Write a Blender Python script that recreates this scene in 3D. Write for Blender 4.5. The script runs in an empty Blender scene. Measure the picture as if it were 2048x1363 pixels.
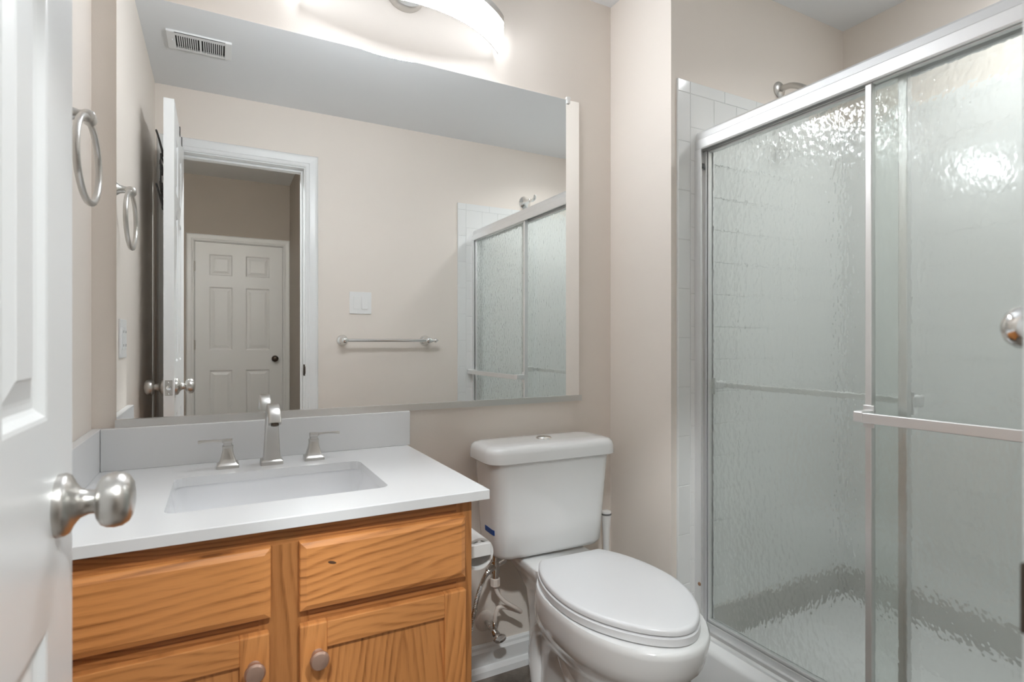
import bpy, bmesh, math, random
from mathutils import Vector, Matrix
random.seed(7)
C = bpy.context.scene.collection
SC = bpy.context.scene
PI = math.pi

# ------------------------------------------------------------------ camera, world, exposure
H = 1.07                                   # camera height
cam_d = bpy.data.cameras.new('camera')
cam = bpy.data.objects.new('camera', cam_d); C.objects.link(cam)
cam.location = (0, 0, H)
cam.rotation_euler = (PI/2, 0, -0.4886)
cam_d.sensor_width = 36.0
cam_d.lens = 1104.0/2048.0*36.0
cam_d.shift_y = 3.5/2048.0
cam_d.clip_start = 0.02
cam_d.dof.use_dof = True
cam_d.dof.focus_distance = 2.3
cam_d.dof.aperture_fstop = 6.3
SC.camera = cam

world = bpy.data.worlds.new('world'); SC.world = world
world.use_nodes = True
world.node_tree.nodes['Background'].inputs[0].default_value = (0.8, 0.85, 0.9, 1)
world.node_tree.nodes['Background'].inputs[1].default_value = 0.0

SC.view_settings.view_transform = 'Standard'
SC.view_settings.look = 'None'
SC.view_settings.gamma = 1.0
SC.view_settings.use_curve_mapping = False
SC.view_settings.exposure = 2.06
LAMP = 12.0                                # strength of the vanity lamp's lens
SHOWER_FILL = 0.95                          # watts of the unseen fill lamp added over the shower
HALL_FILL = 5.4                            # watts of each unseen fill lamp added in the hall

cy = SC.cycles
cy.max_bounces = 16; cy.diffuse_bounces = 8; cy.glossy_bounces = 8
cy.transmission_bounces = 12; cy.transparent_max_bounces = 12
cy.caustics_reflective = True; cy.caustics_refractive = True
cy.sample_clamp_indirect = 6.0
cy.blur_glossy = 0.5

# ------------------------------------------------------------------ materials
def new_mat(name):
    m = bpy.data.materials.new(name); m.use_nodes = True
    nt = m.node_tree
    return m, nt, nt.nodes['Principled BSDF']

def plain(name, col, rough=0.5, metal=0.0, spec=0.5, noise=0.0, bump=0.0, bscale=200.0, coat=0.0):
    m, nt, b = new_mat(name)
    b.inputs['Base Color'].default_value = (*col, 1)
    b.inputs['Roughness'].default_value = rough
    b.inputs['Metallic'].default_value = metal
    b.inputs['Specular IOR Level'].default_value = spec
    b.inputs['Coat Weight'].default_value = coat
    b.inputs['Coat Roughness'].default_value = 0.05
    tc = nt.nodes.new('ShaderNodeTexCoord')
    if noise:
        n = nt.nodes.new('ShaderNodeTexNoise'); n.inputs['Scale'].default_value = 6.0; n.inputs['Detail'].default_value = 4
        nt.links.new(tc.outputs['Object'], n.inputs['Vector'])
        mx = nt.nodes.new('ShaderNodeMix'); mx.data_type = 'RGBA'
        mx.inputs[6].default_value = (*[c*(1-noise) for c in col], 1)
        mx.inputs[7].default_value = (*[min(1, c*(1+noise)) for c in col], 1)
        nt.links.new(n.outputs['Fac'], mx.inputs[0]); nt.links.new(mx.outputs[2], b.inputs['Base Color'])
    if bump:
        n2 = nt.nodes.new('ShaderNodeTexNoise'); n2.inputs['Scale'].default_value = bscale; n2.inputs['Detail'].default_value = 3
        nt.links.new(tc.outputs['Object'], n2.inputs['Vector'])
        bp = nt.nodes.new('ShaderNodeBump'); bp.inputs['Strength'].default_value = bump; bp.inputs['Distance'].default_value = 0.002
        nt.links.new(n2.outputs['Fac'], bp.inputs['Height']); nt.links.new(bp.outputs['Normal'], b.inputs['Normal'])
    return m

M = {}
M['wall'] = plain('beige_paint', (0.775, 0.712, 0.65), 0.6, noise=0.01, bump=0.12, bscale=260)
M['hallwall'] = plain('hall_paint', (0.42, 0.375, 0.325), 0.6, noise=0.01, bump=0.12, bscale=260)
M['ceiling'] = plain('ceiling_paint', (0.76, 0.775, 0.79), 0.8, bump=0.1, bscale=300)
M['white'] = plain('white_semigloss_paint', (0.78, 0.79, 0.79), 0.32, noise=0.008)
M['plastic'] = plain('white_plastic', (0.80, 0.80, 0.79), 0.35)
M['porcelain'] = plain('white_porcelain', (0.80, 0.805, 0.80), 0.12, coat=0.5)
M['seatplastic'] = plain('seat_plastic', (0.73, 0.735, 0.745), 0.3)
M['basin'] = plain('sink_porcelain', (0.80, 0.805, 0.82), 0.12, coat=0.4)
M['quartz'] = plain('white_quartz', (0.73, 0.735, 0.74), 0.2, noise=0.012)
M['tile'] = plain('white_glazed_tile', (0.79, 0.80, 0.79), 0.12, noise=0.01)
M['grout'] = plain('pale_grout', (0.72, 0.73, 0.72), 0.8)
M['pan'] = plain('white_fibreglass', (0.78, 0.785, 0.78), 0.25)
M['panlip'] = plain('grey_fibreglass_upstand', (0.52, 0.51, 0.485), 0.4)
M['nickel'] = plain('brushed_nickel', (0.60, 0.585, 0.56), 0.30, metal=1.0, bump=0.05, bscale=400)
M['chrome'] = plain('chrome', (0.80, 0.80, 0.79), 0.08, metal=1.0)
M['alu'] = plain('satin_aluminium', (0.84, 0.84, 0.84), 0.36, metal=0.75)
M['channel'] = plain('brushed_channel', (0.70, 0.69, 0.67), 0.33, metal=1.0)
M['darkmetal'] = plain('dark_bronze', (0.10, 0.08, 0.065), 0.35, metal=1.0)
M['blackwire'] = plain('black_wire', (0.03, 0.03, 0.03), 0.4)
M['dark'] = plain('dark_slot_shade', (0.03, 0.03, 0.03), 0.9)
M['copper'] = plain('worn_copper', (0.50, 0.34, 0.27), 0.38, metal=0.75, noise=0.25)
M['hose'] = plain('off_white_hose', (0.74, 0.67, 0.61), 0.45)
M['paper'] = plain('paper', (0.82, 0.82, 0.81), 0.9, bump=0.2, bscale=300)
M['tape'] = plain('blue_tape', (0.012, 0.075, 0.32), 0.5)
M['rubber'] = plain('grey_rubber', (0.16, 0.16, 0.16), 0.6)
M['rust'] = plain('rusted_screw', (0.30, 0.17, 0.10), 0.7)
M['clip'] = plain('clear_plastic_clip', (0.80, 0.79, 0.76), 0.15)

def mirror_mat():
    m, nt, b = new_mat('silvered_mirror')
    b.inputs['Base Color'].default_value = (0.93, 0.94, 0.935, 1)
    b.inputs['Metallic'].default_value = 1.0; b.inputs['Roughness'].default_value = 0.0
    return m
M['mirror'] = mirror_mat()

def lens_mat(name, strength):
    m = bpy.data.materials.new(name); m.use_nodes = True
    nt = m.node_tree; nt.nodes.remove(nt.nodes['Principled BSDF'])
    e = nt.nodes.new('ShaderNodeEmission'); e.inputs[0].default_value = (0.945, 0.985, 1.03, 1); e.inputs[1].default_value = strength
    nt.links.new(e.outputs[0], nt.nodes['Material Output'].inputs[0])
    return m
M['lens'] = lens_mat('lit_acrylic', LAMP)
M['lensedge'] = lens_mat('lit_acrylic_edge', LAMP*1.4)
M['backfill'] = lens_mat('wall_fill_glow', LAMP*0.055)
M['lenscap'] = lens_mat('lit_acrylic_end', LAMP*0.25)
M['showerfill'] = lens_mat('shower_fill_lens', 4.0)
M['hallfill'] = lens_mat('hall_fill_lens', 6.0)

def glass_mat():
    m = bpy.data.materials.new('rain_glass'); m.use_nodes = True
    nt = m.node_tree; nt.nodes.remove(nt.nodes['Principled BSDF'])
    out = nt.nodes['Material Output']
    tc = nt.nodes.new('ShaderNodeTexCoord')
    mp = nt.nodes.new('ShaderNodeMapping'); mp.inputs['Scale'].default_value = (1, 1.25, 0.8)
    nt.links.new(tc.outputs['Object'], mp.inputs['Vector'])
    n = nt.nodes.new('ShaderNodeTexNoise'); n.inputs['Scale'].default_value = 62; n.inputs['Detail'].default_value = 1.0
    nt.links.new(mp.outputs[0], n.inputs['Vector'])
    bp = nt.nodes.new('ShaderNodeBump'); bp.inputs['Strength'].default_value = 1.0; bp.inputs['Distance'].default_value = 0.0015
    nt.links.new(n.outputs['Fac'], bp.inputs['Height'])
    g = nt.nodes.new('ShaderNodeBsdfGlass'); g.inputs['Color'].default_value = (0.97, 0.985, 0.975, 1)
    g.inputs['Roughness'].default_value = 0.06; g.inputs['IOR'].default_value = 1.45
    nt.links.new(bp.outputs[0], g.inputs['Normal'])
    t = nt.nodes.new('ShaderNodeBsdfTransparent'); t.inputs[0].default_value = (0.93, 0.95, 0.94, 1)
    mx = nt.nodes.new('ShaderNodeMixShader'); mx.inputs[0].default_value = 0.88
    nt.links.new(t.outputs[0], mx.inputs[1]); nt.links.new(g.outputs[0], mx.inputs[2])
    nt.links.new(mx.outputs[0], out.inputs[0])
    return m
M['glass'] = glass_mat()

def floor_mat():
    m, nt, b = new_mat('stone_look_vinyl')
    tc = nt.nodes.new('ShaderNodeTexCoord')
    n = nt.nodes.new('ShaderNodeTexNoise'); n.inputs['Scale'].default_value = 9; n.inputs['Detail'].default_value = 8; n.inputs['Roughness'].default_value = 0.65
    nt.links.new(tc.outputs['Object'], n.inputs['Vector'])
    r = nt.nodes.new('ShaderNodeValToRGB')
    r.color_ramp.elements[0].position = 0.35; r.color_ramp.elements[0].color = (0.085, 0.066, 0.052, 1)
    r.color_ramp.elements[1].position = 0.68; r.color_ramp.elements[1].color = (0.26, 0.225, 0.19, 1)
    nt.links.new(n.outputs['Fac'], r.inputs[0]); nt.links.new(r.outputs[0], b.inputs['Base Color'])
    b.inputs['Roughness'].default_value = 0.45
    return m
M['floor'] = floor_mat()

def oak(name, along, cathedral=False, seed=0.0, tint=1.0, across='X', a0=0.0, freq=150.0, taper=0.10):
    """Red-oak grain: 'along' is the axis the grain runs on, 'across' the visible axis it varies on (object coordinates)."""
    m, nt, b = new_mat(name); L = nt.links
    def math_(op, a, bb=None, c=None):
        n = nt.nodes.new('ShaderNodeMath'); n.operation = op
        for i, v in enumerate((a, bb, c)):
            if v is None: continue
            if isinstance(v, (int, float)): n.inputs[i].default_value = v
            else: L.new(v, n.inputs[i])
        return n.outputs[0]
    tc = nt.nodes.new('ShaderNodeTexCoord'); sp = nt.nodes.new('ShaderNodeSeparateXYZ')
    L.new(tc.outputs['Object'], sp.inputs[0])
    A = sp.outputs[across]; Lg = sp.outputs[along]
    def warp(scale_a, scale_l, detail):
        cb = nt.nodes.new('ShaderNodeCombineXYZ')
        L.new(math_('MULTIPLY', A, scale_a), cb.inputs[0]); L.new(math_('MULTIPLY', Lg, scale_l), cb.inputs[1]); cb.inputs[2].default_value = seed
        n = nt.nodes.new('ShaderNodeTexNoise'); n.inputs['Scale'].default_value = 1.0; n.inputs['Detail'].default_value = detail
        L.new(cb.outputs[0], n.inputs['Vector']); return n.outputs['Fac']
    big = warp(5, 1.9, 0.5); mid = warp(22, 5, 2.0)
    if cathedral:
        d = math_('ADD', A, -a0)
        w = math_('MULTIPLY_ADD', big, 0.03, -0.015)
        d = math_('ADD', d, w)
        r = math_('SQRT', math_('MULTIPLY_ADD', d, d, 0.00006))
        v = math_('MULTIPLY_ADD', Lg, taper, r)
    else:
        v = math_('MULTIPLY_ADD', big, 0.16, A)
    v = math_('MULTIPLY_ADD', mid, 0.016, v)
    ph = math_('FRACT', math_('MULTIPLY', v, freq))
    vary = math_('MULTIPLY_ADD', warp(55, 3.0, 1.0), 2.2, -0.55)
    vary = math_('MINIMUM', math_('MAXIMUM', vary, 0.05), 1.0)
    saw = math_('MULTIPLY', math_('POWER', math_('PINGPONG', math_('MULTIPLY', ph, 1.25), 1.0), 2.6), vary)
    pores = warp(900, 26, 2.0)
    pr = nt.nodes.new('ShaderNodeMapRange'); pr.inputs[1].default_value = 0.53; pr.inputs[2].default_value = 0.70
    L.new(pores, pr.inputs[0])
    tone = warp(14, 1.5, 2.0)
    dark = math_('MULTIPLY_ADD', saw, 0.75, math_('MULTIPLY', math_('MULTIPLY', pr.outputs[0], 0.55), math_('MULTIPLY_ADD', saw, 0.7, 0.3)))
    dark = math_('ADD', dark, math_('MULTIPLY_ADD', tone, 0.5, -0.25))
    ramp = nt.nodes.new('ShaderNodeValToRGB'); e = ramp.color_ramp.elements
    t = tint
    e[0].position = 0.0; e[0].color = (0.70*t, 0.298*t, 0.095*t, 1)
    e[1].position = 1.0; e[1].color = (0.21*t, 0.073*t, 0.020*t, 1)
    k = ramp.color_ramp.elements.new(0.45); k.color = (0.50*t, 0.195*t, 0.057*t, 1)
    L.new(dark, ramp.inputs[0]); L.new(ramp.outputs[0], b.inputs['Base Color'])
    b.inputs['Roughness'].default_value = 0.34
    bp = nt.nodes.new('ShaderNodeBump'); bp.inputs['Strength'].default_value = 0.15; bp.inputs['Distance'].default_value = 0.001; bp.invert = True
    L.new(dark, bp.inputs['Height']); L.new(bp.outputs[0], b.inputs['Normal'])
    return m
M['oak_frame'] = oak('oak_frame', 'X', across='Z', seed=3.3, tint=0.66, freq=110)
M['oak_frame_v'] = oak('oak_frame_upright', 'Z', across='X', seed=8.1, tint=0.66, freq=70)
M['oak_drawer1'] = oak('oak_drawer_wide_grain', 'X', across='Z', seed=1.7, freq=62)
M['oak_drawer2'] = oak('oak_drawer_swirled_grain', 'X', across='Z', seed=5.2, freq=66)
M['oak_stile'] = oak('oak_door_stile', 'Z', across='X', seed=2.2, freq=70, tint=0.92)
M['oak_rail'] = oak('oak_door_rail', 'X', across='Z', seed=6.4, freq=120, tint=0.9)
M['oak_panel'] = oak('oak_cathedral_panel', 'Z', True, seed=4.4, across='X', freq=80, a0=0.0, taper=0.12, tint=0.85)
M['oak_side'] = oak('oak_side', 'Z', across='Y', seed=9.4, freq=80, tint=0.75)
M['knot'] = plain('dark_oak_knot', (0.09, 0.04, 0.02), 0.6)

# ------------------------------------------------------------------ mesh helpers
FR = {}                                    # origin of every root in its own building frame

def obj(name, bm, mat, parent=None, smooth=False, origin=None, sub=0, autosmooth=None):
    """Link the bmesh (built in the frame of its root) as ONE mesh object with its origin at its own middle."""
    bmesh.ops.recalc_face_normals(bm, faces=bm.faces)
    if origin is None:
        lo = [min(v.co[i] for v in bm.verts) for i in range(3)]; hi = [max(v.co[i] for v in bm.verts) for i in range(3)]
        origin = Vector([(lo[i]+hi[i])/2 for i in range(3)])
        if parent is None: origin.z = lo[2]
    origin = Vector(origin)
    for v in bm.verts: v.co -= origin
    me = bpy.data.meshes.new(name); bm.to_mesh(me); bm.free()
    if smooth or autosmooth:
        for p in me.polygons: p.use_smooth = True
    if autosmooth: me.set_sharp_from_angle(angle=math.radians(autosmooth))
    mats = mat if isinstance(mat, (list, tuple)) else [mat]
    for mm in mats: me.materials.append(mm)
    o = bpy.data.objects.new(name, me); C.objects.link(o)
    FR[o] = origin
    if parent is not None:
        o.parent = parent; o.location = origin - FR[parent]
    else:
        o.location = origin
    if sub:
        s = o.modifiers.new('smooth', 'SUBSURF'); s.levels = sub; s.render_levels = sub
    return o

def tag(o, label, cat, group=None):
    o['label'] = label; o['category'] = cat
    if group: o['group'] = group
    return o

def thing(name, label, cat, loc, rotz=0.0, group=None, local=False):
    o = bpy.data.objects.new(name, None); C.objects.link(o)
    o.empty_display_size = 0.05
    o.location = loc; o.rotation_euler = (0, 0, rotz)
    FR[o] = Vector((0, 0, 0)) if local else Vector(loc)
    return tag(o, label, cat, group)

def struct(name, bm, mat, parent=None, **k):
    o = obj(name, bm, mat, parent, **k)
    if parent is None: o['kind'] = 'structure'
    return o

def B(): return bmesh.new()

def box(bm, x0, x1, y0, y1, z0, z1, bev=0.0, seg=2):
    r = bmesh.ops.create_cube(bm, size=1.0)
    vs = r['verts']
    for v in vs:
        v.co = Vector(((x0+x1)/2+v.co.x*(x1-x0), (y0+y1)/2+v.co.y*(y1-y0), (z0+z1)/2+v.co.z*(z1-z0)))
    if bev:
        es = list({e for v in vs for e in v.link_edges})
        bmesh.ops.bevel(bm, geom=es, offset=bev, segments=seg, profile=0.5, affect='EDGES')
    return bm

def loft(bm, rings, caps=(True, True), closed=True):
    R = [[bm.verts.new(p) for p in ring] for ring in rings]
    n = len(R[0])
    for a, b in zip(R, R[1:]):
        for i in range(n if closed else n-1):
            j = (i+1) % n
            bm.faces.new((a[i], a[j], b[j], b[i]))
    if caps[0]: bm.faces.new(R[0][::-1])
    if caps[1]: bm.faces.new(R[-1])
    return R

def frame_of(d):
    d = Vector(d).normalized()
    up = Vector((0, 0, 1)) if abs(d.z) < 0.9 else Vector((1, 0, 0))
    a = d.cross(up).normalized(); b = d.cross(a).normalized()
    return a, b

def lathe(bm, base, axis, prof, seg=24):
    """prof: list of (distance along axis, radius)."""
    base = Vector(base); ax = Vector(axis).normalized(); a, b = frame_of(ax)
    rings = []
    for d, r in prof:
        r = max(r, 0.0002)
        rings.append([base+ax*d+a*(r*math.cos(2*PI*i/seg))+b*(r*math.sin(2*PI*i/seg)) for i in range(seg)])
    loft(bm, rings)
    return bm

def tube(bm, pts, r, seg=12, closed=False):
    pts = [Vector(p) for p in pts]; n = len(pts)
    rs = r if isinstance(r, (list, tuple)) else [r]*n
    rings = []; pa = None
    for i, p in enumerate(pts):
        if closed: d = pts[(i+1) % n]-pts[i-1]
        else: d = pts[min(i+1, n-1)]-pts[max(i-1, 0)]
        d.normalize()
        if pa is None: a, b = frame_of(d)
        else:
            a = (pa-d*pa.dot(d)).normalized(); b = d.cross(a)
        pa = a
        rings.append([p+a*(rs[i]*math.cos(2*PI*k/seg))+b*(rs[i]*math.sin(2*PI*k/seg)) for k in range(seg)])
    if closed:
        rings.append(rings[0])
        R = [[bm.verts.new(q) for q in ring] for ring in rings[:-1]]; R.append(R[0])
        for u, v in zip(R, R[1:]):
            for i in range(seg):
                j = (i+1) % seg
                bm.faces.new((u[i], u[j], v[j], v[i]))
    else: loft(bm, rings)
    return bm

def spline(ctrl, n=8, closed=False):
    P = [Vector(c) for c in ctrl]; out = []; N = len(P)
    for i in range(N if closed else N-1):
        if closed: p0, p1, p2, p3 = P[i-1], P[i], P[(i+1) % N], P[(i+2) % N]
        else: p0, p1, p2, p3 = P[max(i-1, 0)], P[i], P[i+1], P[min(i+2, N-1)]
        for k in range(n):
            t = k/n
            out.append(0.5*((2*p1)+(p2-p0)*t+(2*p0-5*p1+4*p2-p3)*t*t+(3*p1-p0-3*p2+p3)*t**3))
    if not closed: out.append(P[-1])
    return out

def rrect(cx, cy_, hx, hy, r, z, n=5):
    """rounded rectangle in XY at height z, counter-clockwise."""
    out = []
    for qx, qy, a0 in ((1, 1, 0), (-1, 1, PI/2), (-1, -1, PI), (1, -1, 1.5*PI)):
        for k in range(n+1):
            a = a0+PI/2*k/n
            out.append(Vector((cx+qx*(hx-r)+r*math.cos(a), cy_+qy*(hy-r)+r*math.sin(a), z)))
    return out

def extrude_y(bm, prof, y0, y1):           # prof: (x, z) polygon
    loft(bm, [[Vector((x, y0, z)) for x, z in prof], [Vector((x, y1, z)) for x, z in prof]])
    return bm

def extrude_x(bm, prof, x0, x1):           # prof: (y, z) polygon
    loft(bm, [[Vector((x0, y, z)) for y, z in prof], [Vector((x1, y, z)) for y, z in prof]])
    return bm

# ------------------------------------------------------------------ the room (metres; y runs into the back wall)
XL, YB, YF = -0.2665, 1.626, 0.13
XW, YW = 1.276, 1.318                      # wing wall corner
XR, ZC = 2.188, 2.304
DX0, DX1, DZ = -0.192, 0.402, 1.995        # doorway opening
HY, HZ = -2.60, 2.615                      # hall far wall, hall ceiling

struct('floor', box(B(), -1.1, XR+0.1, HY-0.1, YB+0.1, -0.05, 0.0), M['floor'])
struct('ceiling', box(B(), XL-0.1, XR+0.1, 0.07, YB+0.1, ZC, ZC+0.05), M['ceiling'])
struct('wall_left', box(B(), XL-0.1, XL, YF, YB+0.1, 0, ZC), M['wall'])
struct('wall_back', box(B(), XL, XW, YB, YB+0.1, 0, ZC), M['wall'])
struct('wall_wing', box(B(), XW, XR+0.1, YW, YB+0.1, 0, ZC), M['wall'])
struct('wall_right', box(B(), XR, XR+0.1, YF, YW, 0, ZC), M['wall'])
bm = B()
J = 0.018
box(bm, -1.1, DX0-J, 0.01, YF, 0, HZ); box(bm, DX1+J, XR+0.1, 0.01, YF, 0, HZ); box(bm, DX0-J, DX1+J, 0.01, YF, DZ+J, HZ)
struct('wall_front', bm, M['wall'])
# hall behind the camera
bm = B(); HDX0, HDX1, HDZ = -0.195, 0.556, 2.005
box(bm, -1.1, HDX0-J, HY-0.1, HY, 0, HZ); box(bm, HDX1+J, 0.72, HY-0.1, HY, 0, HZ); box(bm, HDX0-J, HDX1+J, HY-0.1, HY, HDZ+J, HZ)
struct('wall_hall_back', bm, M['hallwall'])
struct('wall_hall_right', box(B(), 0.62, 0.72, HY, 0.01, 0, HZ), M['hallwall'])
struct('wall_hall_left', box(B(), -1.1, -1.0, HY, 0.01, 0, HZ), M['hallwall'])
struct('ceiling_hall', box(B(), -1.1, 0.72, HY-0.1, 0.07, HZ, HZ+0.05), M['ceiling'])

# trim profiles: w across the face, p proud of the wall
CAS = [(0, 0), (0, 0.011), (0.006, 0.014), (0.018, 0.012), (0.022, 0.015), (0.048, 0.017), (0.056, 0.016), (0.062, 0.010), (0.066, 0.0)]
def casing(bm, x0, x1, z1, y, s, wl=None):
    """mitred casing around an opening; s=+1 faces +y. wl: width of the left leg."""
    W = CAS[-1][0]; wl = wl or W
    kl = wl/W
    rings = []
    for corner in ('bl', 'tl', 'tr', 'br'):
        ring = []
        for w, p in CAS:
            wx = {'bl': x0-w*kl, 'tl': x0-w*kl, 'tr': x1+w, 'br': x1+w}[corner]
            wz = 0.0 if corner[0] == 'b' else z1+w
            ring.append(Vector((wx, y+s*p, wz)))
        rings.append(ring)
    loft(bm, rings)
    return bm
struct('trim_1', casing(B(), DX0-0.004, DX1+0.005, DZ+0.006, YF, 1, 0.064), M['white'])
bm = B()                                    # jamb lining with its stop
for x0, x1 in ((DX0-J, DX0), (DX1, DX1+J)): box(bm, x0, x1, 0.008, YF+0.002, 0, DZ+J)
box(bm, DX0, DX1, 0.008, YF+0.002, DZ, DZ+J)
box(bm, DX0, DX0+0.011, 0.050, 0.086, 0, DZ, 0.002); box(bm, DX1-0.011, DX1, 0.050, 0.086, 0, DZ, 0.002); box(bm, DX0+0.011, DX1-0.011, 0.050, 0.086, DZ-0.011, DZ, 0.002)
jamb = struct('trim_2', bm, M['white'])
bm = B(); box(bm, DX1-0.0015, DX1+0.0035, 0.096, 0.1335, 0.895, 0.955, 0.0015); box(bm, DX1+0.0003, DX1+0.005, 0.1335, 0.1418, 0.905, 0.945, 0.001)
obj('strike_plate', bm, M['darkmetal'], jamb)
struct('trim_3', casing(B(), HDX0-0.004, HDX1+0.004, HDZ+0.004, HY, 1), M['white'])
bm = B()
for x0, x1 in ((HDX0-J, HDX0), (HDX1, HDX1+J)): box(bm, x0, x1, HY-0.1, HY+0.001, 0, HDZ+J)
box(bm, HDX0, HDX1, HY-0.1, HY+0.001, HDZ, HDZ+J)
struct('trim_4', bm, M['white'])

# baseboards with shoe moulding
BB = [(0, 0), (0, 0.094), (-0.004, 0.094), (-0.008, 0.088), (-0.009, 0.080), (-0.014, 0.072), (-0.014, 0.030), (-0.020, 0.028), (-0.028, 0.018), (-0.031, 0.0)]
struct('baseboard_back', extrude_x(B(), [(YB+p, z) for p, z in BB], 0.468, XW-0.031), M['white'])
bm = B(); extrude_y(bm, [(XW+p, z) for p, z in BB], YW-0.031, YB); 
struct('baseboard_wing', bm, M['white'])
bm = B(); extrude_x(bm, [(YW+p, z) for p, z in BB], XW, 1.309)
struct('baseboard_shower', bm, M['white'])
bm = B(); extrude_x(bm, [(YF-p, z) for p, z in BB], DX1+0.075, 1.26)
struct('baseboard_front', bm, M['white'])

# ------------------------------------------------------------------ panel doors
def panel_face(bm, us, vs, panels, f):
    """one face of a panel door: f(u, v, depth) -> point, depth measured into the slab."""
    U = sorted({us[0], us[1], *[q for p in panels for q in p[:2]]}); V = sorted({vs[0], vs[1], *[q for p in panels for q in p[2:]]})
    vert = {}
    def vv(u, v, d):
        k = (round(u, 5), round(v, 5), round(d, 5))
        if k not in vert: vert[k] = bm.verts.new(f(u, v, d))
        return vert[k]
    for a, b in zip(U, U[1:]):
        for c, d in zip(V, V[1:]):
            mu, mv = (a+b)/2, (c+d)/2
            if any(p[0] < mu < p[1] and p[2] < mv < p[3] for p in panels): continue
            bm.faces.new((vv(a, c, 0), vv(b, c, 0), vv(b, d, 0), vv(a, d, 0)))
    steps = [(0, 0), (0.004, 0.001), (0.010, 0.006), (0.014, 0.008), (0.020, 0.008), (0.024, 0.0075), (0.042, 0.003), (0.044, 0.002)]
    for p0, p1, q0, q1 in panels:
        loops = []
        for off, dep in steps:
            loops.append([vv(p0+off, q0+off, dep), vv(p1-off, q0+off, dep), vv(p1-off, q1-off, dep), vv(p0+off, q1-off, dep)])
        for a, b in zip(loops, loops[1:]):
            for i in range(4):
                j = (i+1) % 4
                bm.faces.new((a[i], a[j], b[j], b[i]))
        bm.faces.new(loops[-1])
def panel_door(us, vs, panels, t, f):
    """f(u, v, w): w from 0 (front face) to t (back face)."""
    bm = B()
    panel_face(bm, us, vs, panels, lambda u, v, d: f(u, v, d))
    panel_face(bm, us, vs, panels, lambda u, v, d: f(u, v, t-d))
    cs = [(us[0], vs[0]), (us[1], vs[0]), (us[1], vs[1]), (us[0], vs[1])]
    U = sorted({us[0], us[1], *[q for p in panels for q in p[:2]]}); V = sorted({vs[0], vs[1], *[q for p in panels for q in p[2:]]})
    for fix, seq in ((('u', us[0]), V), (('u', us[1]), V), (('v', vs[0]), U), (('v', vs[1]), U)):
        for a, b in zip(seq, seq[1:]):
            P = (lambda s: (fix[1], s)) if fix[0] == 'u' else (lambda s: (s, fix[1]))
            bm.faces.new([bm.verts.new(f(*P(a), 0)), bm.verts.new(f(*P(b), 0)), bm.verts.new(f(*P(b), t)), bm.verts.new(f(*P(a), t))])
    bmesh.ops.remove_doubles(bm, verts=bm.verts, dist=0.00005)
    return bm

# door_1: the open bathroom door beside the camera, seen edge-on in the mirror
DXF, DT = -0.148, 0.035
DY0, DY1 = 0.148, 0.795
rows = [(0.20, 0.79), (0.994, 1.585), (1.665, 1.885)]
pans = [(a, b, z0, z1) for a, b in ((0.335, 0.465), (0.562, 0.692)) for z0, z1 in rows]
bm = panel_door((DY0, DY1), (0.012, 1.992), pans, DT, lambda u, v, w: Vector((DXF-w, u, v)))
door = struct('door_1', bm, M['white'])
KY, KZ = 0.733, 0.900
KNOB = [(0, 0.0325), (0.006, 0.0325), (0.010, 0.030), (0.014, 0.022), (0.019, 0.0155), (0.026, 0.0125), (0.033, 0.0125), (0.0335, 0.020),
        (0.037, 0.0255), (0.042, 0.0285), (0.049, 0.0295), (0.056, 0.0285), (0.062, 0.0245), (0.0655, 0.018), (0.067, 0.009), (0.0672, 0.0)]
for x, s in ((DXF, 1), (DXF-DT, -1)):
    bm = lathe(B(), (x, KY, KZ), (s, 0, 0), KNOB, 40)
    obj('door_knob', bm, M['nickel'], door, autosmooth=50)
bm = box(B(), DXF-DT+0.005, DXF-0.005, DY1-0.0005, DY1+0.0012, KZ-0.029, KZ+0.029, 0.0006)
plate = obj('latch_plate', bm, M['nickel'], door)
bm = B(); lathe(bm, (DXF-DT/2, DY1, KZ), (0, 1, 0), [(0, 0.0085), (0.007, 0.0085), (0.008, 0.0)], 16)
for dz in (-0.021, 0.021): lathe(bm, (DXF-DT/2, DY1+0.001, KZ+dz), (0, 1, 0), [(0, 0.0032), (0.001, 0.003), (0.0014, 0.0)], 10)
obj('latch_bolt', bm, M['chrome'], plate)
for z in (0.25, 1.05, 1.80):
    bm = lathe(B(), (DXF-DT-0.003, DY0-0.004, z-0.045), (0, 0, 1), [(0, 0.005), (0.09, 0.005)], 12)
    obj('hinge', bm, M['nickel'], door)

# door_2: the six-panel door across the hall
hp = [(a, b, z0, z1) for a, b in ((-0.078, 0.118), (0.222, 0.444)) for z0, z1 in ((0.2, 0.815), (1.0, 1.592), (1.695, 1.896))]
hp = [(a if a < 0.1 else 0.228, b if b < 0.2 else 0.440, c, d) for a, b, c, d in hp]
bm = panel_door((HDX0+0.003, HDX1-0.003), (0.01, HDZ-0.003), hp, 0.035, lambda u, v, w: Vector((u, HY-0.004-w, v)))
d2 = struct('door_2', bm, M['white'])
bm = lathe(B(), (0.487, HY-0.004, 0.915), (0, 1, 0), [(d, r*0.95) for d, r in KNOB], 24)
obj('door_knob', bm, M['darkmetal'], d2, autosmooth=50)
for z in (0.25, 1.05, 1.775):
    bm = lathe(B(), (HDX0+0.002, HY+0.003, z-0.045), (0, 0, 1), [(0, 0.006), (0.09, 0.006)], 12)
    obj('hinge', bm, M['nickel'], d2)

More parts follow.
